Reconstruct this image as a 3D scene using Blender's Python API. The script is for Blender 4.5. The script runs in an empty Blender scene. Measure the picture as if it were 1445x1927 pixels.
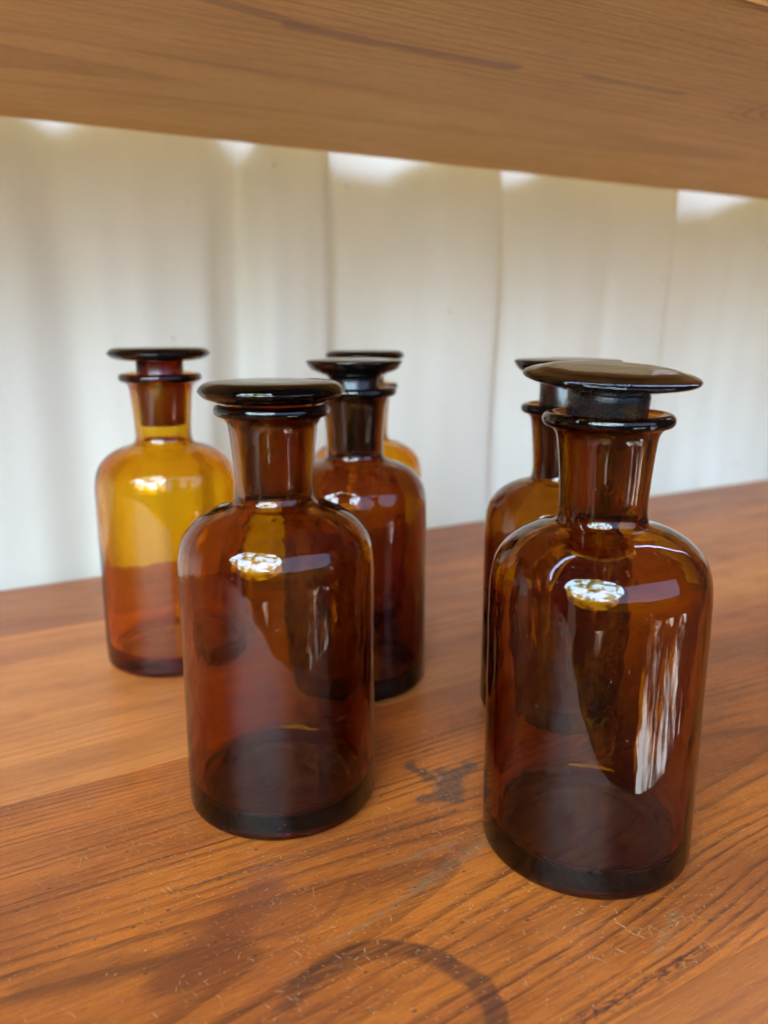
import bpy, bmesh, math, random
from mathutils import Vector, Matrix
random.seed(7)
R = math.radians
scene = bpy.context.scene
col = scene.collection
MM = 0.001
# world axes: X along the shelf, Y towards the curtain, Z up; table top at z = 0, metres
CAM_H = 0.1246
YAW = R(30.29)
TABLE_FRONT, TABLE_BACK = 0.060, 0.419
SHELF_Z, SHELF_FRONT, SHELF_BACK = 0.2145, 0.1776, 0.4185

# ------------------------------------------------------------------ camera
cam = bpy.data.cameras.new('camera')
cam.sensor_fit = 'VERTICAL'
cam.sensor_height = 32.0
cam.lens = 1535.8 / 1927 * 32.0
cam.clip_start = 0.005
cam.clip_end = 50
cam.dof.use_dof = True
cam.dof.focus_distance = 0.192
cam.dof.aperture_fstop = cam.lens / 2.3
co = bpy.data.objects.new('camera', cam)
co.location = (0, 0, CAM_H)
co.rotation_euler = (R(90) - 0.223, 0, -YAW)
col.objects.link(co)
scene.camera = co

# ------------------------------------------------------------------ world: dim even room
w = bpy.data.worlds.new('World')
scene.world = w
w.use_nodes = True
bg = w.node_tree.nodes['Background']
bg.inputs['Color'].default_value = (0.90, 0.80, 0.70, 1)
bg.inputs['Strength'].default_value = 0.07

# ------------------------------------------------------------------ lamps (windows, plus added fill and reflection lights)
# scale, stretch along z, colour stops
GARDEN = (2.6, 1.0, ((0.37, (0.04, 0.045, 0.01)), (0.48, (0.95, 0.66, 0.16)), (0.57, (1.8, 1.75, 1.7))))
CLUTTER = (8.5, 0.60, ((0.485, (0.015, 0.012, 0.01)), (0.545, (0.45, 0.40, 0.33)), (0.62, (1.9, 1.85, 1.8))))
def area(name, loc, target, sx, sy, power, color, pattern=None):
    l = bpy.data.lights.new(name, 'AREA')
    l.shape = 'ELLIPSE' if name == 'garden_window' else 'RECTANGLE'
    l.size, l.size_y = sx, sy
    l.energy = power
    l.color = color
    o = bpy.data.objects.new(name, l)
    o.location = loc
    d = Vector(target) - Vector(loc)
    o.rotation_euler = d.to_track_quat('-Z', 'Y').to_euler()
    col.objects.link(o)
    if pattern:
        # uneven emission: sky gaps between leaves, or patchy room clutter for glass reflections
        l.use_nodes = True
        nt = l.node_tree
        em = nt.nodes['Emission']
        g = nt.nodes.new('ShaderNodeNewGeometry')
        n = nt.nodes.new('ShaderNodeTexNoise')
        n.inputs['Scale'].default_value = pattern[0]
        n.inputs['Detail'].default_value = 4
        n.inputs['Roughness'].default_value = 0.6
        r = nt.nodes.new('ShaderNodeValToRGB')
        e = r.color_ramp.elements
        (p0, c0), (p1, c1), (p2, c2) = pattern[2]
        e[0].position, e[0].color = p0, (*c0, 1)
        e[1].position, e[1].color = p2, (*c2, 1)
        m = e.new(p1)
        m.color = (*c1, 1)
        mp = nt.nodes.new('ShaderNodeMapping')
        mp.inputs['Scale'].default_value = (1, 1, pattern[1])
        nt.links.new(g.outputs['Position'], mp.inputs['Vector'])
        nt.links.new(mp.outputs[0], n.inputs['Vector'])
        nt.links.new(n.outputs['Fac'], r.inputs['Fac'])
        nt.links.new(r.outputs['Color'], em.inputs['Color'])
    return o

area('garden_window', (-1.32, -1.04, 1.00), (0.12, 0.25, 0.06), 2.2, 1.8, 168, (0.44, 0.67, 1.0), GARDEN)
area('front_fill_light', (0.25, -1.90, 0.82), (0.22, 0.40, 0.05), 3.6, 1.3, 36, (0.36, 0.60, 1.0))  # added broad fill from the front, brightens the lower curtain
area('gap_strip_light', (0.35, 0.235, 0.44), (0.35, 0.43, 0.20), 1.9, 0.05, 5.2, (0.44, 0.62, 1.0))  # added strip over the shelf, standing in for daylight down the gap
area('window_behind_curtain', (0.35, 0.85, 0.55), (0.35, 0.43, 0.16), 2.2, 0.6, 27, (1.0, 0.92, 0.64))
area('side_reflection_light', (0.58, -0.65, -0.40), (0.13, 0.13, 0.04), 0.80, 0.50, 5.5, (0.95, 0.97, 1.0), CLUTTER)  # added below table level to put broken pale patches in the glass
area('streak_reflection_light', (-0.62, -0.14, -0.10), (0.13, 0.15, 0.05), 0.09, 0.90, 0.13, (1.0, 0.92, 0.86))  # added dim upright strip for a milky streak on the bottles
area('low_reflection_light', (-0.37, -0.34, -0.30), (0.13, 0.13, 0.04), 0.20, 0.28, 0.60, (1.0, 0.97, 0.92), CLUTTER)  # added low panel for a pale reflected patch on the nearest bottle

# ------------------------------------------------------------------ exposure and renderer
vs = scene.view_settings
vs.view_transform = 'Standard'
vs.look = 'None'
vs.exposure = 0.0
vs.gamma = 1.0
vs.use_curve_mapping = False
cy = scene.cycles
cy.max_bounces = 18
cy.transmission_bounces = 18
cy.glossy_bounces = 8
cy.diffuse_bounces = 4
cy.transparent_max_bounces = 16
cy.volume_bounces = 0
cy.caustics_refractive = True
cy.caustics_reflective = True
cy.blur_glossy = 0.6
cy.sample_clamp_indirect = 6
cy.use_denoising = True
cy.denoising_prefilter = 'ACCURATE'
cy.use_light_tree = False
cy.use_adaptive_sampling = True
cy.adaptive_threshold = 0.06
cy.adaptive_min_samples = 20

# ------------------------------------------------------------------ node expression helper
class E:
    """a socket with arithmetic"""
    nt = None
    def __init__(s, sock): s.s = sock
    @staticmethod
    def op(kind, *a, clamp=False):
        n = E.nt.nodes.new('ShaderNodeMath')
        n.operation = kind
        n.use_clamp = clamp
        for i, v in enumerate(a):
            if isinstance(v, E): E.nt.links.new(v.s, n.inputs[i])
            else: n.inputs[i].default_value = v
        return E(n.outputs[0])
    def __add__(s, o): return E.op('ADD', s, o)
    __radd__ = __add__
    def __sub__(s, o): return E.op('SUBTRACT', s, o)
    def __rsub__(s, o): return E.op('SUBTRACT', o, s)
    def __mul__(s, o): return E.op('MULTIPLY', s, o)
    __rmul__ = __mul__
    def __truediv__(s, o): return E.op('DIVIDE', s, o)
    def __pow__(s, o): return E.op('POWER', s, o)
    def sqrt(s): return E.op('SQRT', s)
    def abs(s): return E.op('ABSOLUTE', s)
    def fract(s): return E.op('FRACT', s)
    def max(s, o): return E.op('MAXIMUM', s, o)
    def min(s, o): return E.op('MINIMUM', s, o)

def step(x, lo, hi, smooth=True):
    """0 below lo, 1 above hi (lo may exceed hi for a falling edge)"""
    n = E.nt.nodes.new('ShaderNodeMapRange')
    n.interpolation_type = 'SMOOTHSTEP' if smooth else 'LINEAR'
    n.clamp = True
    a, b, c, d = lo, hi, 0.0, 1.0
    if lo > hi: a, b, c, d = hi, lo, 1.0, 0.0
    E.nt.links.new(x.s, n.inputs['Value'])
    for k, v in (('From Min', a), ('From Max', b), ('To Min', c), ('To Max', d)):
        n.inputs[k].default_value = v
    return E(n.outputs['Result'])

def vec(x, y, z):
    n = E.nt.nodes.new('ShaderNodeCombineXYZ')
    for i, v in enumerate((x, y, z)):
        if isinstance(v, E): E.nt.links.new(v.s, n.inputs[i])
        else: n.inputs[i].default_value = v
    return E(n.outputs[0])

def noise(v, scale=1.0, detail=3.0, rough=0.5, dist=0.0):
    n = E.nt.nodes.new('ShaderNodeTexNoise')
    n.inputs['Scale'].default_value = scale
    n.inputs['Detail'].default_value = detail
    n.inputs['Roughness'].default_value = rough
    n.inputs['Distortion'].default_value = dist
    E.nt.links.new(v.s, n.inputs['Vector'])
    return E(n.outputs['Fac'])

def voronoi(v, scale=1.0, out='Distance', rnd=1.0):
    n = E.nt.nodes.new('ShaderNodeTexVoronoi')
    n.inputs['Scale'].default_value = scale
    n.inputs['Randomness'].default_value = rnd
    E.nt.links.new(v.s, n.inputs['Vector'])
    return E(n.outputs[out])

def rgb(c):
    n = E.nt.nodes.new('ShaderNodeRGB')
    n.outputs[0].default_value = (*c, 1)
    return E(n.outputs[0])

def mix(f, a, b):
    n = E.nt.nodes.new('ShaderNodeMix')
    n.data_type = 'RGBA'
    n.clamp_factor = True
    if isinstance(f, E): E.nt.links.new(f.s, n.inputs[0])
    else: n.inputs[0].default_value = f
    for i, v in ((6, a), (7, b)):
        if isinstance(v, E): E.nt.links.new(v.s, n.inputs[i])
        else: n.inputs[i].default_value = (*v, 1)
    return E(n.outputs[2])

def objxyz():
    n = E.nt.nodes.new('ShaderNodeTexCoord')
    s = E.nt.nodes.new('ShaderNodeSeparateXYZ')
    E.nt.links.new(n.outputs['Object'], s.inputs[0])
    return [E(o) * 1000.0 for o in s.outputs]

def seg(x, y, a, b):
    """distance in mm from (x, y) to the segment a-b"""
    (ax, ay), (bx, by) = a, b
    dx, dy = bx - ax, by - ay
    L2 = dx * dx + dy * dy
    t = E.op('ADD', ((x - ax) * (dx / L2) + (y - ay) * (dy / L2)), 0.0, clamp=True)
    ex = x - ax - t * dx
    ey = y - ay - t * dy
    return (ex * ex + ey * ey).sqrt()

def new_mat(name):
    m = bpy.data.materials.new(name)
    m.use_nodes = True
    E.nt = m.node_tree
    return m, m.node_tree.nodes['Principled BSDF']

def plug_in(sock, v):
    if isinstance(v, E): E.nt.links.new(v.s, sock)
    else: sock.default_value = v

def bump(h, strength, distance):
    n = E.nt.nodes.new('ShaderNodeBump')
    n.inputs['Strength'].default_value = strength
    n.inputs['Distance'].default_value = distance
    E.nt.links.new(h.s, n.inputs['Height'])
    return E(n.outputs[0])

# ------------------------------------------------------------------ wood
def wood(name, yc, depth, spacing, early, late, patch_col, patch_amt, seed, wear, marks, rough=0.40, slope=0.05, line_amt=0.85, coat=True):
    m, p = new_mat(name)
    x, y, z = objxyz()
    xs = x + seed * 137.0
    wander = (noise(vec(xs * 0.0045, y * 0.012, seed), 1, 2) - 0.5) * 22.0
    wob = (noise(vec(xs * 0.03, y * 0.10, seed + 3.0), 1, 3) - 0.5) * 1.3
    jit = (noise(vec(xs * 0.11, y * 0.9, seed + 5.0), 1, 2) - 0.5) * 0.55
    yy = y - yc + wander + wob + jit
    dd = depth + xs * slope
    r = (yy * yy + dd * dd + z * z * 0.5).sqrt()
    ph = r * (1.0 / spacing) + (noise(vec(r * 0.11, seed, 0.0), 1, 2) - 0.5) * 3.0
    fr = ph.fract()
    line = step(fr, 0.46, 0.88) * step(fr, 1.0, 0.94)
    vary = noise(vec(ph * 0.37, xs * 0.004, seed), 1, 2)
    fiber = noise(vec(xs * 0.035, y * 1.15, z * 1.15), 1, 4, 0.7)
    line = line * (step(vary, 0.30, 0.66) * 0.8 + 0.2) * (0.55 + step(fiber, 0.35, 0.60) * 0.45)
    fiber2 = noise(vec(xs * 0.22, y * 2.3, z * 2.3), 1, 3, 0.65)
    broad = noise(vec(xs * 0.010, y * 0.045, seed + 9.0), 1, 4, 0.55)
    blotch = noise(vec(xs * 0.05, y * 0.08, seed + 17.0), 1, 5, 0.6)
    c = mix(step(broad, 0.34, 0.68) * patch_amt, early, patch_col)
    c = mix(step(blotch, 0.50, 0.78) * patch_amt * 0.55, c, patch_col)
    c = mix(line * line_amt, c, late)
    c = mix(step(fiber, 0.46, 0.74) * 0.55, c, late)
    c = mix(step(fiber2, 0.47, 0.28) * 0.55, c, late)
    c = mix(step(fiber2, 0.55, 0.78) * 0.34, c, [min(1, k * 1.9) for k in early])
    h = fiber2 * 0.5 - fiber * 0.35
    ro = rough + (fiber - 0.5) * 0.14 + (blotch - 0.5) * 0.22
    for fn in marks:
        c = fn(x, y, c)
    if wear > 0:
        # short light scratches in several directions, in worn patches
        wmask = step(noise(vec(xs * 0.022, y * 0.028, 41.0 + seed), 1, 3, 0.6), 0.42, 0.66)
        tot = None
        for k, (ang, fx, fy) in enumerate(((0.35, .26, 2.7), (1.15, .34, 3.1), (1.9, .24, 2.5), (2.65, .30, 2.9))):
            ca, sa = math.cos(ang), math.sin(ang)
            a = x * ca + y * sa
            b = y * ca - x * sa
            s_ = step(noise(vec(a * fx, b * fy, 7.7 * k + seed), 1, 1.5, 0.5), 0.71, 0.775)
            tot = s_ if tot is None else tot.max(s_)
        scr = tot * (wmask * 0.85 + 0.15)
        c = mix(scr * wear, c, (0.68, 0.43, 0.22))
        cell = voronoi(vec(x * 0.20 + y * 0.16, y * 0.52 - x * 0.40, seed), 1.0)
        pick = noise(vec(x * 0.045, y * 0.06, 77.0), 1, 3)
        spk = step(cell, 0.12, 0.05) * step(pick, 0.47, 0.58)
        c = mix(spk * 0.70 * wear, c, (0.55, 0.42, 0.27))
        cell2 = voronoi(vec(x * 0.30 - y * 0.34, y * 0.70 + x * 0.62, seed), 1.0)
        spk2 = step(cell2, 0.20, 0.08) * step(noise(vec(x * 0.02, y * 0.03, 12.0), 1, 3), 0.40, 0.58)
        c = mix(spk2 * 0.5 * wear, c, (0.58, 0.32, 0.12))
        cell3 = voronoi(vec(x * 0.14 + 31.0, y * 0.26, seed), 1.0)
        c = mix(step(cell3, 0.09, 0.05) * 0.8 * wear, c, (0.05, 0.03, 0.025))
        ro = ro + scr * 0.2
    plug_in(p.inputs['Base Color'], c)
    plug_in(p.inputs['Roughness'], ro.max(0.16))
    p.inputs['Specular IOR Level'].default_value = 0.42 if coat else 0.25
    plug_in(p.inputs['Normal'], bump(h, 0.8, 0.00026))
    return m

def ring_stain(x, y, c):
    n = noise(vec(x * 0.10, y * 0.10, 2.0), 1, 4)
    n2 = noise(vec(x * 0.08, y * 0.9, 6.0), 1, 3)
    d = ((x - 63.0) * (x - 63.0) + (y - 106.0) * (y - 106.0)).sqrt() + (n - 0.5) * 4.5
    band = step(d, 16.8, 18.8) * step(d, 23.4, 22.0)
    keep = step(x * 0.6 + y * 0.5, 84.0, 96.0)
    amt = band * keep * (step(n2, 0.25, 0.6) * 0.5 + 0.42)
    c = mix(amt * 0.82, c, (0.060, 0.022, 0.014))
    d2 = ((x - 60.0) * (x - 60.0) + (y - 158.0) * (y - 158.0)).sqrt() + (n - 0.5) * 3.0
    b2 = step(d2, 19.0, 20.0) * step(d2, 21.4, 20.4) * step(y, 150.0, 143.0)
    return mix(b2 * 0.30, c, (0.08, 0.03, 0.015))

def blot(x, y, c):
    n = noise(vec(x * 0.16, y * 0.16, 11.0), 1, 5, 0.65)
    n2 = noise(vec(x * 0.9, y * 0.9, 15.0), 1, 4, 0.6)
    d = seg(x, y, (116, 164), (122, 172)).min(seg(x, y, (115, 182), (118, 171)) + 2.2).min(seg(x, y, (122, 171), (131, 173)) + 1.6).min(seg(x, y, (109, 166), (117, 165)) + 2.6)
    d = d + (n - 0.5) * 10.0
    amt = step(d + (n2 - 0.5) * 3.0, 5.4, 2.6) * (0.45 + step(n2, 0.30, 0.65) * 0.42)
    return mix(amt, c, (0.045, 0.036, 0.034))

def streaks(x, y, c):
    n = noise(vec(x * 0.12, y * 0.5, 21.0), 1, 4, 0.6)
    n2 = noise(vec(x * 0.5, y * 1.4, 25.0), 1, 4, 0.65)
    def st(c, a, b, wd, colr, amt):
        d = seg(x, y, a, b) + (n - 0.5) * 3.2
        return mix(step(d, wd, wd * 0.35) * amt * (0.12 + step(n2, 0.42, 0.62) * 0.88), c, colr)
    c = st(c, (64, 130.5), (92, 136.5), 1.0, (0.24, 0.145, 0.07), 0.70)
    c = st(c, (88, 136.5), (114, 143), 2.6, (0.22, 0.135, 0.07), 0.70)
    c = st(c, (98, 140), (118, 149), 3.4, (0.10, 0.035, 0.022), 0.55)
    c = st(c, (86, 147), (106, 145.5), 1.1, (0.24, 0.15, 0.075), 0.65)
    c = st(c, (40, 163), (114, 156.5), 1.3, (0.10, 0.045, 0.022), 0.75)
    c = st(c, (90, 90.2), (129, 91), 1.7, (0.055, 0.018, 0.014), 0.85)
    c = st(c, (120, 95), (133, 101), 2.0, (0.34, 0.20, 0.09), 0.45)
    # reddish worn patch left of centre
    d = seg(x, y, (34, 139), (58, 152)) + (n - 0.5) * 9.0
    c = mix(step(d, 9.0, 2.0) * 0.62, c, (0.150, 0.036, 0.015))
    d = seg(x, y, (8, 150), (28, 146)) + (n - 0.5) * 8.0
    return mix(step(d, 6.0, 1.5) * 0.45, c, (0.150, 0.040, 0.013))

ORANGE = (0.555, 0.140, 0.018)
RUST = (0.260, 0.058, 0.015)
DARK = (0.105, 0.027, 0.010)
front_wood = wood('varnished_pine_front', 140, 34, 1.75, ORANGE, DARK, RUST, 0.80, 1.0, 1.0, [ring_stain, blot, streaks], 0.37, 0.035, 0.90)
back_wood = wood('varnished_pine_back', 292, 30, 3.4, (0.68, 0.225, 0.050), (0.33, 0.092, 0.026), RUST, 0.60, 2.3, 0.45, [], 0.42, 0.03, 0.55)
far_wood = wood('varnished_pine_far', 395, 26, 3.2, (0.50, 0.165, 0.046), (0.27, 0.078, 0.026), RUST, 0.60, 3.7, 0.35, [], 0.42, 0.03, 0.55)
near_wood = wood('varnished_pine_near', 40, 30, 2.6, (0.51, 0.140, 0.020), (0.28, 0.068, 0.015), RUST, 0.35, 4.9, 0.6, [], 0.40, 0.02, 0.6)

def shelf_streak(x, y, c):
    n = noise(vec(x * 0.022, y * 0.10, 31.0), 1, 3)
    n2 = noise(vec(x * 0.10, y * 0.8, 33.0), 1, 4)
    def st(c, a, b, wd, amt):
        d = seg(x, y, a, b) + (n - 0.5) * 7.0
        return mix(step(d, wd, wd * 0.55) * amt * (0.6 + n2 * 0.4), c, (0.34, 0.185, 0.105))
    c = st(c, (120, 255), (205, 256), 4.6, 0.80)
    c = st(c, (90, 247), (125, 254), 2.6, 0.65)
    c = st(c, (236, 252), (284, 252), 3.0, 0.65)
    kd = (((x - 352.0) * 0.55) * ((x - 352.0) * 0.55) + (y - 253.0) * (y - 253.0)).sqrt() + (n - 0.5) * 5.0
    return mix(step((kd * 0.22).fract(), 0.45, 0.85) * step(kd, 20.0, 14.0) * 0.5, c, (0.33, 0.18, 0.09))

under_wood = wood('bare_pine_underside', 330, 46, 2.2, (0.76, 0.465, 0.150), (0.40, 0.195, 0.058), (0.66, 0.375, 0.120), 0.6, 6.1, 0.0, [shelf_streak], 0.55, 0.02, 0.55, coat=False)
lip_wood = wood('varnished_pine_edge', 172, 20, 3.0, (0.52, 0.20, 0.040), (0.16, 0.050, 0.016), RUST, 0.4, 7.7, 0.2, [], 0.35, 0.02, 0.7)

# ------------------------------------------------------------------ mesh helpers
def link(name, bm, mat, parent=None, smooth=True):
    me = bpy.data.meshes.new(name)
    bmesh.ops.recalc_face_normals(bm, faces=bm.faces)
    bm.to_mesh(me)
    bm.free()
    if smooth:
        me.shade_smooth()
    me.materials.append(mat)
    o = bpy.data.objects.new(name, me)
    col.objects.link(o)
    if parent: o.parent = parent
    return o

def empty(name, loc, label, cat, group=None):
    o = bpy.data.objects.new(name, None)
    o.empty_display_size = 0.01
    o.location = loc
    col.objects.link(o)
    o['label'] = label
    o['category'] = cat
    if group: o['group'] = group
    return o

def board(name, x0, x1, y0, y1, z0, z1, bev, mat, parent, segs=2):
    bm = bmesh.new()
    bmesh.ops.create_cube(bm, size=1)
    for v in bm.verts:
        v.co = Vector(((x0 + x1) / 2 + v.co.x * (x1 - x0), (y0 + y1) / 2 + v.co.y * (y1 - y0), (z0 + z1) / 2 + v.co.z * (z1 - z0)))
    bmesh.ops.bevel(bm, geom=list(bm.edges), offset=bev, segments=segs, profile=0.6, affect='EDGES')
    return link(name, bm, mat, parent, smooth=False)

# ------------------------------------------------------------------ table: glued planks
table = empty('wooden_table', (0, 0, 0), 'worn orange varnished pine table top under the brown bottles', 'table')
XL, XR = -0.55, 1.55
for y0, y1, mt in ((TABLE_FRONT, 0.08678, near_wood), (0.08684, 0.21998, front_wood), (0.22004, 0.35298, back_wood), (0.35304, TABLE_BACK, far_wood)):
    board('plank', XL, XR, y0, y1, -0.026, 0.0, 0.00012, mt, table, 1)

# ------------------------------------------------------------------ upper shelf
shelf = empty('wooden_shelf', (0.05, 0.424, SHELF_Z), 'pale pine shelf board above the bottles, seen from below', 'shelf')
shelf.rotation_euler = (0, 0, R(-1.8))
sb = board('board', XL, XR, SHELF_FRONT + 0.0012, SHELF_BACK, SHELF_Z, SHELF_Z + 0.021, 0.0008, under_wood, None)
sl = board('front_edge', XL, XR, SHELF_FRONT - 0.0012, SHELF_FRONT + 0.0010, SHELF_Z + 0.0004, SHELF_Z + 0.0206, 0.0009, lip_wood, None)
for o in (sb, sl):
    o.parent = shelf
    o.matrix_parent_inverse = Matrix.Translation((-0.05, -0.424, -SHELF_Z))

# ------------------------------------------------------------------ curtain
cm, cp = new_mat('cream_cotton')
x, y, z = objxyz()
weave = noise(vec(x * 1.6, y * 1.6, z * 0.12), 1, 1) + 0.5
slub = noise(vec(x * 0.05, y * 0.05, z * 0.02), 1, 1)
cc = mix(step(weave, 0.75, 1.3) * 0.5, (0.87, 0.85, 0.80), (0.80, 0.78, 0.73))
cc = mix(step(slub, 0.4, 0.8) * 0.35, cc, (0.78, 0.76, 0.70))
fleck = voronoi(vec(x * 0.035, y * 0.035, z * 0.035), 1.0)
cc = mix(step(fleck, 0.055, 0.03) * 0.4, cc, (0.35, 0.30, 0.22))
plug_in(cp.inputs['Base Color'], cc)
cp.inputs['Roughness'].default_value = 0.9
cp.inputs['Specular IOR Level'].default_value = 0.1
tr = E.nt.nodes.new('ShaderNodeBsdfTranslucent')
tr.inputs['Color'].default_value = (0.75, 0.72, 0.64, 1)
ms = E.nt.nodes.new('ShaderNodeMixShader')
ms.inputs[0].default_value = 0.38
E.nt.links.new(cp.outputs[0], ms.inputs[1])
E.nt.links.new(tr.outputs[0], ms.inputs[2])
E.nt.links.new(ms.outputs[0], E.nt.nodes['Material Output'].inputs['Surface'])

FOLD = [(-420, 5), (-380, 18), (-340, 6), (-300, 4), (-270, 16), (-240, 15), (-205, 4), (-160, 5), (-130, 17), (-100, 9), (-60, 4), (-30, 6), (0, 5), (25, 4), (48, 7), (75, 15), (95, 8), (112, 4), (125, 5), (144, 5), (153, 13), (165, 20), (170.5, 18), (172.5, 5), (177, 3), (195, 5), (209, 8.5), (213.5, 10), (214.5, 3), (216.5, 16), (223, 20), (252, 21), (276, 12), (290, 5), (308, 4), (324, 5), (328.5, 7), (330, 3), (332, 15), (340, 17), (354, 12), (368, 5), (396, 3), (416, 5), (420.5, 8.5), (422.5, 3.5), (440, 3), (462, 4), (481, 5.5), (483, 4), (485.5, 16), (494, 22), (522, 20), (548, 13), (565, 7), (592, 4), (625, 5), (640, 16), (675, 14), (700, 5), (745, 4), (760, 16), (800, 13), (830, 5), (880, 4), (900, 17), (950, 8), (1000, 4), (1040, 18), (1090, 6), (1200, 15), (1300, 5)]
def fold(X):
    for (xa, ya), (xb, yb) in zip(FOLD, FOLD[1:]):
        if xa <= X <= xb:
            t = (X - xa) / (xb - xa)
            t = t * t * (3 - 2 * t)
            return ya + (yb - ya) * t
    return 5.0
def soft_fold(X):
    return sum(fold(X + d) * (8 - abs(d)) for d in (-7, -5, -3, -1, 1, 3, 5, 7)) / sum(8 - abs(d) for d in (-7, -5, -3, -1, 1, 3, 5, 7))
bm = bmesh.new()
cols_ = []
X = -420.0
while X < 1300:
    cols_.append(X)
    X += 1.0 if 30 < X < 620 else 4.0
zs = [-180 + 16.0 * k for k in range(42)]
rows_ = []
for zz in zs:
    row = []
    for X in cols_:
        k = (zz - 214) / 214.0
        sway = 3.0 * math.sin(X * 0.021 + 1.0) * k + 1.5 * math.sin(X * 0.05 + zz * 0.012)
        amp = 1.0 + 0.10 * math.sin(X * 0.03) * k
        lean = min(1.0, max(0.0, (zz - 40) / 150.0))
        lean = lean * lean * (3 - 2 * lean) * max(0.0, X - 60) * 0.027
        Y = 421.0 - min(lean, 18.0) + soft_fold(X + sway * 0.8) * amp + 0.8 * math.sin(zz * 0.03 + X * 0.02)
        row.append(bm.verts.new((X * MM, Y * MM, zz * MM)))
    rows_.append(row)
for a, b in zip(rows_, rows_[1:]):
    for i in range(len(a) - 1):
        bm.faces.new((a[i], a[i + 1], b[i + 1], b[i]))
curtain = link('curtain', bm, cm)
sol = curtain.modifiers.new('thickness', 'SOLIDIFY')
sol.thickness = 0.0006
sol.offset = 1
curtain['label'] = 'cream cotton curtain with vertical folds hanging behind the shelf'
curtain['category'] = 'curtain'

# ------------------------------------------------------------------ amber glass
def glass(name, sigma, ground_z=None, ground_r=None, all_rough=0.0, dust=0.6, seed=0.0, fine=True):
    """sigma: absorption per metre for r, g, b"""
    m, p = new_mat(name)
    nt = E.nt
    nt.nodes.remove(p)
    out = nt.nodes['Material Output']
    x, y, z = objxyz()
    g = nt.nodes.new('ShaderNodeBsdfGlass')
    g.inputs['IOR'].default_value = 1.52
    g.inputs['Color'].default_value = (1, 1, 1, 1)
    wav = noise(vec(x * 0.09 + seed, y * 0.09, z * 0.035), 1, 2) + noise(vec(x * 0.3, y * 0.3, z * 0.12 + seed), 1, 2) * 0.12
    if ground_z is not None:
        rr = (x * x + y * y).sqrt()
        lathe = noise(vec(1.0, seed, z * 2.2), 1, 4, 0.7)
        gm = step(z, ground_z - 0.5, ground_z + 0.5) * step(rr, ground_r + 0.35, ground_r + 0.05)
        plug_in(g.inputs['Roughness'], gm * (0.10 + lathe * 0.22))
    else:
        g.inputs['Roughness'].default_value = all_rough
    nrm = bump(wav, 0.30, 0.0010)
    if all_rough == 0.0: plug_in(g.inputs['Normal'], nrm)
    # dust specks and hairline smears on the surface
    d1 = voronoi(vec(x * 0.55 + seed, y * 0.55, z * 0.55), 1.0)
    pk = noise(vec(x * 0.11, y * 0.11, z * 0.11 + seed), 1, 2)
    sp = step(d1, 0.085, 0.04) * step(pk, 0.50, 0.60)
    film = step(noise(vec(x * 0.05, y * 0.05 + seed, z * 0.03), 1, 4, 0.65), 0.45, 0.85) * 0.010
    df = nt.nodes.new('ShaderNodeBsdfDiffuse')
    df.inputs['Color'].default_value = (0.72, 0.66, 0.58, 1)
    mx = nt.nodes.new('ShaderNodeMixShader')
    if fine: plug_in(mx.inputs[0], (sp * 0.6 + film) * dust)
    else: mx.inputs[0].default_value = 0.002
    nt.links.new(g.outputs[0], mx.inputs[1])
    nt.links.new(df.outputs[0], mx.inputs[2])
    nt.links.new(mx.outputs[0], out.inputs['Surface'])
    va = nt.nodes.new('ShaderNodeVolumeAbsorption')
    mxs = max(sigma)
    va.inputs['Density'].default_value = mxs
    va.inputs['Color'].default_value = (*[1 - s / mxs for s in sigma], 1)
    nt.links.new(va.outputs[0], out.inputs['Volume'])
    return m

def lathe(profile, segs=112):
    """closed profile [(r, z) mm], first and last on the axis"""
    bm = bmesh.new()
    rings = []
    for r, z in profile:
        if r < 1e-6:
            rings.append([bm.verts.new((0, 0, z * MM))])
        else:
            rings.append([bm.verts.new((r * MM * math.cos(2 * math.pi * k / segs), r * MM * math.sin(2 * math.pi * k / segs), z * MM)) for k in range(segs)])
    for a, b in zip(rings, rings[1:]):
        for k in range(segs):
            k2 = (k + 1) % segs
            if len(a) == 1 and len(b) == 1: continue
            if len(a) == 1: bm.faces.new((a[0], b[k2], b[k]))
            elif len(b) == 1: bm.faces.new((a[k], a[k2], b[0]))
            else: bm.faces.new((a[k], a[k2], b[k2], b[k]))
    return bm

def spline(pts, n=5):
    """Catmull-Rom through the points, centripetal enough for profiles"""
    out = []
    P = [pts[0]] + list(pts) + [pts[-1]]
    for i in range(1, len(P) - 2):
        p0, p1, p2, p3 = [Vector(q) for q in P[i - 1:i + 3]]
        for k in range(n):
            t = k / n
            q = 0.5 * ((2 * p1) + (p2 - p0) * t + (2 * p0 - 5 * p1 + 4 * p2 - p3) * t * t + (3 * p1 - p0 - 3 * p2 + p3) * t ** 3)
            out.append((max(q.x, 0.0), q.y))
    out.append(tuple(pts[-1]))
    return out

def arc(cx, cz, r, a0, a1, n=6):
    return [(cx + r * math.cos(R(a0 + (a1 - a0) * k / n)), cz + r * math.sin(R(a0 + (a1 - a0) * k / n))) for k in range(n + 1)]

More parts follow.
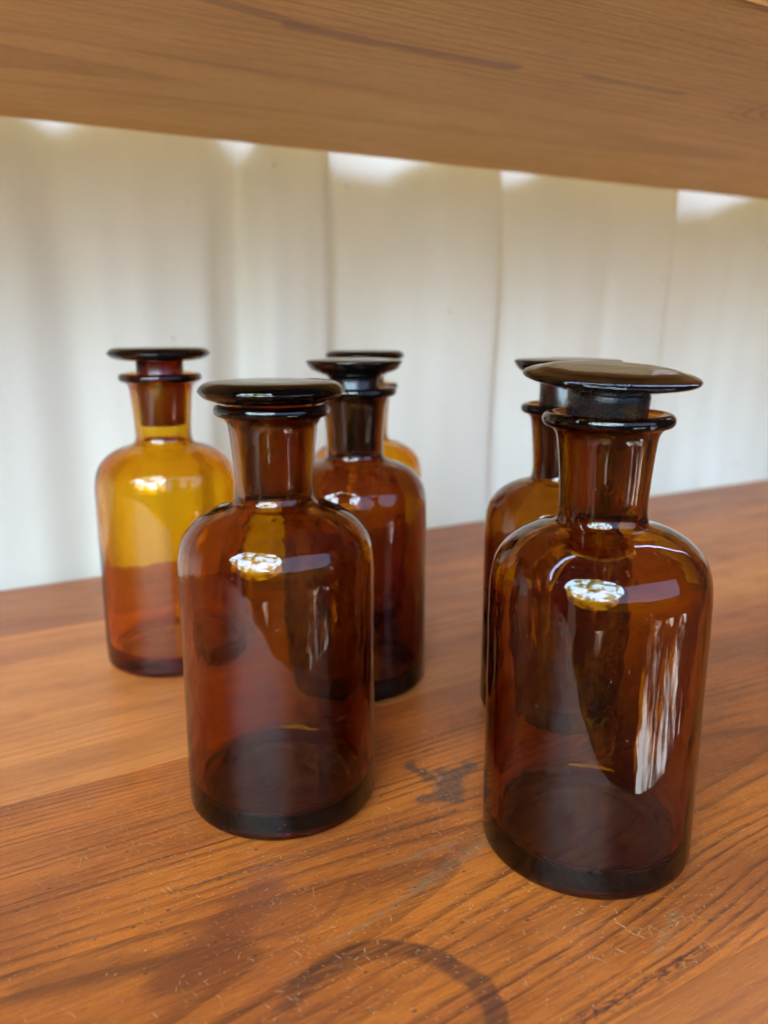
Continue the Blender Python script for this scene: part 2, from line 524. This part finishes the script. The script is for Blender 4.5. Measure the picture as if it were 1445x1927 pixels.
NECK_IN = 8.75     # inner radius of the neck at its mouth
def neck_inner(z): return NECK_IN - (104.0 - z) * 0.042
def body_profile():
    base = spline([(0.0, 1.5), (10, 1.4), (17.0, 1.0), (19.6, 0.25)], 4) + [(20.6, 0.0), (21.4, 0.06)]
    heel = arc(21.9, 3.1, 3.05, -80, 0, 8)
    wall = [(25.0, 6), (25.05, 12), (25.0, 24), (24.95, 38), (25.0, 50), (25.05, 58), (25.0, 63)]
    shoulder = spline([(25.0, 64.5), (24.75, 68.2), (24.0, 71.8), (22.3, 74.9), (19.4, 77.6), (15.9, 79.5), (12.8, 80.5), (10.8, 81.3), (9.95, 82.8), (9.75, 85.0)], 4)
    neck = [(9.85, 88), (10.1, 92), (10.45, 96), (10.85, 99.5)]
    rim = spline([(11.05, 100.8), (11.6, 102.0), (12.5, 102.9)], 3) + arc(12.85, 104.55, 1.55, -62, 95, 10)
    lip = spline([(12.0, 105.85), (10.9, 105.2), (9.7, 104.6), (NECK_IN + 0.05, 103.6)], 3)
    inner = [(neck_inner(zz), zz) for zz in (101, 97, 93, 89, 86, 84.2)]
    ish = spline([(7.95, 82.6), (8.4, 80.8), (10.4, 79.3), (13.6, 78.1), (17.2, 76.0), (20.0, 73.4), (21.9, 70.4), (22.75, 66.8), (22.95, 63)], 4)
    iw = [(22.8, 50), (22.5, 38), (22.2, 24), (22.0, 14), (21.9, 10)]
    ib = arc(18.9, 8.9, 2.95, 0, -78, 6) + spline([(18.4, 5.85), (13, 5.6), (6, 5.8), (0.0, 5.9)], 3)
    return base + heel + wall + shoulder + neck + rim + lip + inner + ish + iw + ib

BODY_BM = body_profile()

# stopper handles, z measured from the widest line, radius scaled to 1
def disc_thick(r):      # fat rounded edge with a mould seam
    return [(0, -2.75)] + spline([(0.42 * r, -2.75), (0.72 * r, -2.6), (0.89 * r, -1.75), (0.965 * r, -0.75), (0.985 * r, -0.22)], 4) + [(r, 0.0)] + \
        spline([(0.987 * r, 0.25), (0.965 * r, 1.0), (0.90 * r, 1.95), (0.80 * r, 2.40), (0.55 * r, 2.62), (0.28 * r, 2.75), (0, 2.78)], 4)
def disc_lens(r):       # wide, thin, lens shaped
    return [(0, -3.0)] + spline([(0.47 * r, -3.0), (0.60 * r, -2.5), (0.80 * r, -1.5), (0.94 * r, -0.85), (0.985 * r, -0.45), (r, 0.0), (0.985 * r, 0.45), (0.94 * r, 0.85), (0.84 * r, 1.30), (0.76 * r, 1.75), (0.66 * r, 1.98), (0.4 * r, 2.12), (0, 2.18)], 4)
def disc_funnel(r):     # flat top, sharp edge, underside drawn in like a funnel
    return [(0, -5.2)] + spline([(0.55 * r, -5.2), (0.60 * r, -4.6), (0.74 * r, -3.8), (0.89 * r, -2.7), (0.965 * r, -1.3), (0.99 * r, -0.45)], 4) + [(r, 0.0)] + \
        spline([(0.985 * r, 0.35), (0.90 * r, 0.62), (0.6 * r, 0.95), (0, 1.15)], 4)
def disc_flat(r):       # like the thick one, a little thinner
    return [(a, b * 0.9) for a, b in disc_thick(r)]

AMBER_DARK = (168, 392, 1500)
AMBER_DEEP = (245, 515, 1700)
AMBER_PALE = (44, 208, 1300)
STOPPER = (360, 640, 1800)

rubber, rp = new_mat('dull_black_ground_glass')
x, y, z = objxyz()
rp.inputs['Base Color'].default_value = (0.012, 0.011, 0.011, 1)
plug_in(rp.inputs['Roughness'], 0.10 + noise(vec(x * 1.2, y * 1.2, z * 1.2), 1, 4) * 0.30)
plug_in(rp.inputs['Normal'], bump(noise(vec(x * 2.5, y * 2.5, z * 2.5), 1, 3), 0.4, 0.0002))

def bottle(loc, s, sig, disc, dr, dz, plug_r, plug_bottom, plug_top_r, label, tilt=(0, 0), spin=0.0, plug_sig=None, plug_rough=0.28, collar=False, seed=0.0):
    root = empty('glass_bottle', (loc[0] * MM, loc[1] * MM, 0.0), label, 'bottle', 'stoppered apothecary bottles on the table')
    root.rotation_euler = (0, 0, spin)
    near = loc[1] < 190
    mat = glass('amber_glass', sig, 84.0 * s, 9.2 * s, seed=seed, fine=near)
    body = link('body', lathe([(r * s, z * s) for r, z in BODY_BM]), mat, root)
    body.location = (0, 0, 0.00015)
    smat = glass('amber_glass_stopper', STOPPER, seed=seed + 4, fine=near)
    prof = disc(dr)
    low = min(z for _, z in prof)
    st = link('stopper', lathe(prof, 96), smat, root)
    st.location = (0, 0, dz * MM)
    if tilt != (0, 0):
        q = Matrix.Rotation(R(tilt[0]), 3, Vector((math.cos(YAW), -math.sin(YAW), 0))) @ Matrix.Rotation(R(tilt[1]), 3, Vector((math.sin(YAW), math.cos(YAW), 0)))
        st.rotation_euler = q.to_euler()
    pmat = glass('ground_amber_glass', plug_sig or sig, all_rough=plug_rough, dust=0.5, seed=seed + 8, fine=False)
    zt = low - 0.06
    zb = plug_bottom * s - dz
    pr = [(0, zt), (plug_top_r - 0.3, zt), (plug_top_r, zt - 0.3)]
    zin = 103.5 * s - dz
    def fit(z): return (neck_inner((z + dz) / s) - 0.12) * s * plug_r
    k0 = min(zt - 0.8, zin + 1.2)
    pr += [(plug_top_r, k0), (fit(zin), zin), (fit((zin + zb) / 2), (zin + zb) / 2), (fit(zb) , zb + 0.6), (fit(zb) - 0.5, zb), (0, zb)]
    pl = link('plug', lathe(pr, 80), pmat, st)
    if collar:
        link('collar', lathe([(0, zt + 0.02), (8.85, zt + 0.02), (9.0, zt - 0.25), (9.0, zt - 2.4), (8.92, zt - 2.6), (8.95, zt - 5.6), (8.75, zt - 5.9), (0, zt - 5.9)], 80), rubber, pl)
    return root

A = bottle((78.25, 188.6), 1.0, AMBER_DARK, disc_thick, 18.14, 109.3, 1.0, 84.5, 8.6, 'front brown bottle with a thick round-edged stopper pushed fully in', spin=0.4, plug_sig=(75, 190, 700), seed=1.0)
C = bottle((134.1, 131.2), 1.0, AMBER_DARK, disc_lens, 19.11, 114.0, 1.0, 84.5, 8.75, 'nearest brown bottle, its wide thin stopper standing tilted on a black plug', tilt=(4.5, 1.7), spin=0.0, plug_sig=(75, 190, 700), collar=True, seed=13.0)
D = bottle((80.9, 298.8), 1.021, AMBER_PALE, disc_flat, 18.22, 115.3, 1.0, 88.0, 8.3, 'yellow amber bottle at the left, behind the front brown bottle', spin=1.2, plug_sig=(100, 250, 900), seed=27.0)
E_ = bottle((131.5, 244.9), 0.988, AMBER_DEEP, disc_funnel, 16.2, 113.4, 1.0, 84.5, 8.4, 'dark brown bottle in the middle, right behind the thick-stoppered front bottle', spin=3.0, plug_sig=(190, 420, 1300), seed=41.0)
F = bottle((167.1, 301.9), 0.96, AMBER_PALE, disc_flat, 16.6, 113.0, 1.0, 88.0, 8.0, 'yellow amber bottle mostly hidden behind the dark middle bottle', spin=5.0, plug_sig=(100, 250, 900), seed=55.0)
G = bottle((177.1, 191.4), 0.955, AMBER_DEEP, disc_funnel, 16.3, 114.4, 1.0, 82.0, 8.2, 'dark brown bottle at the right, half hidden behind the nearest bottle', spin=0.9, plug_sig=(190, 420, 1300), seed=69.0)
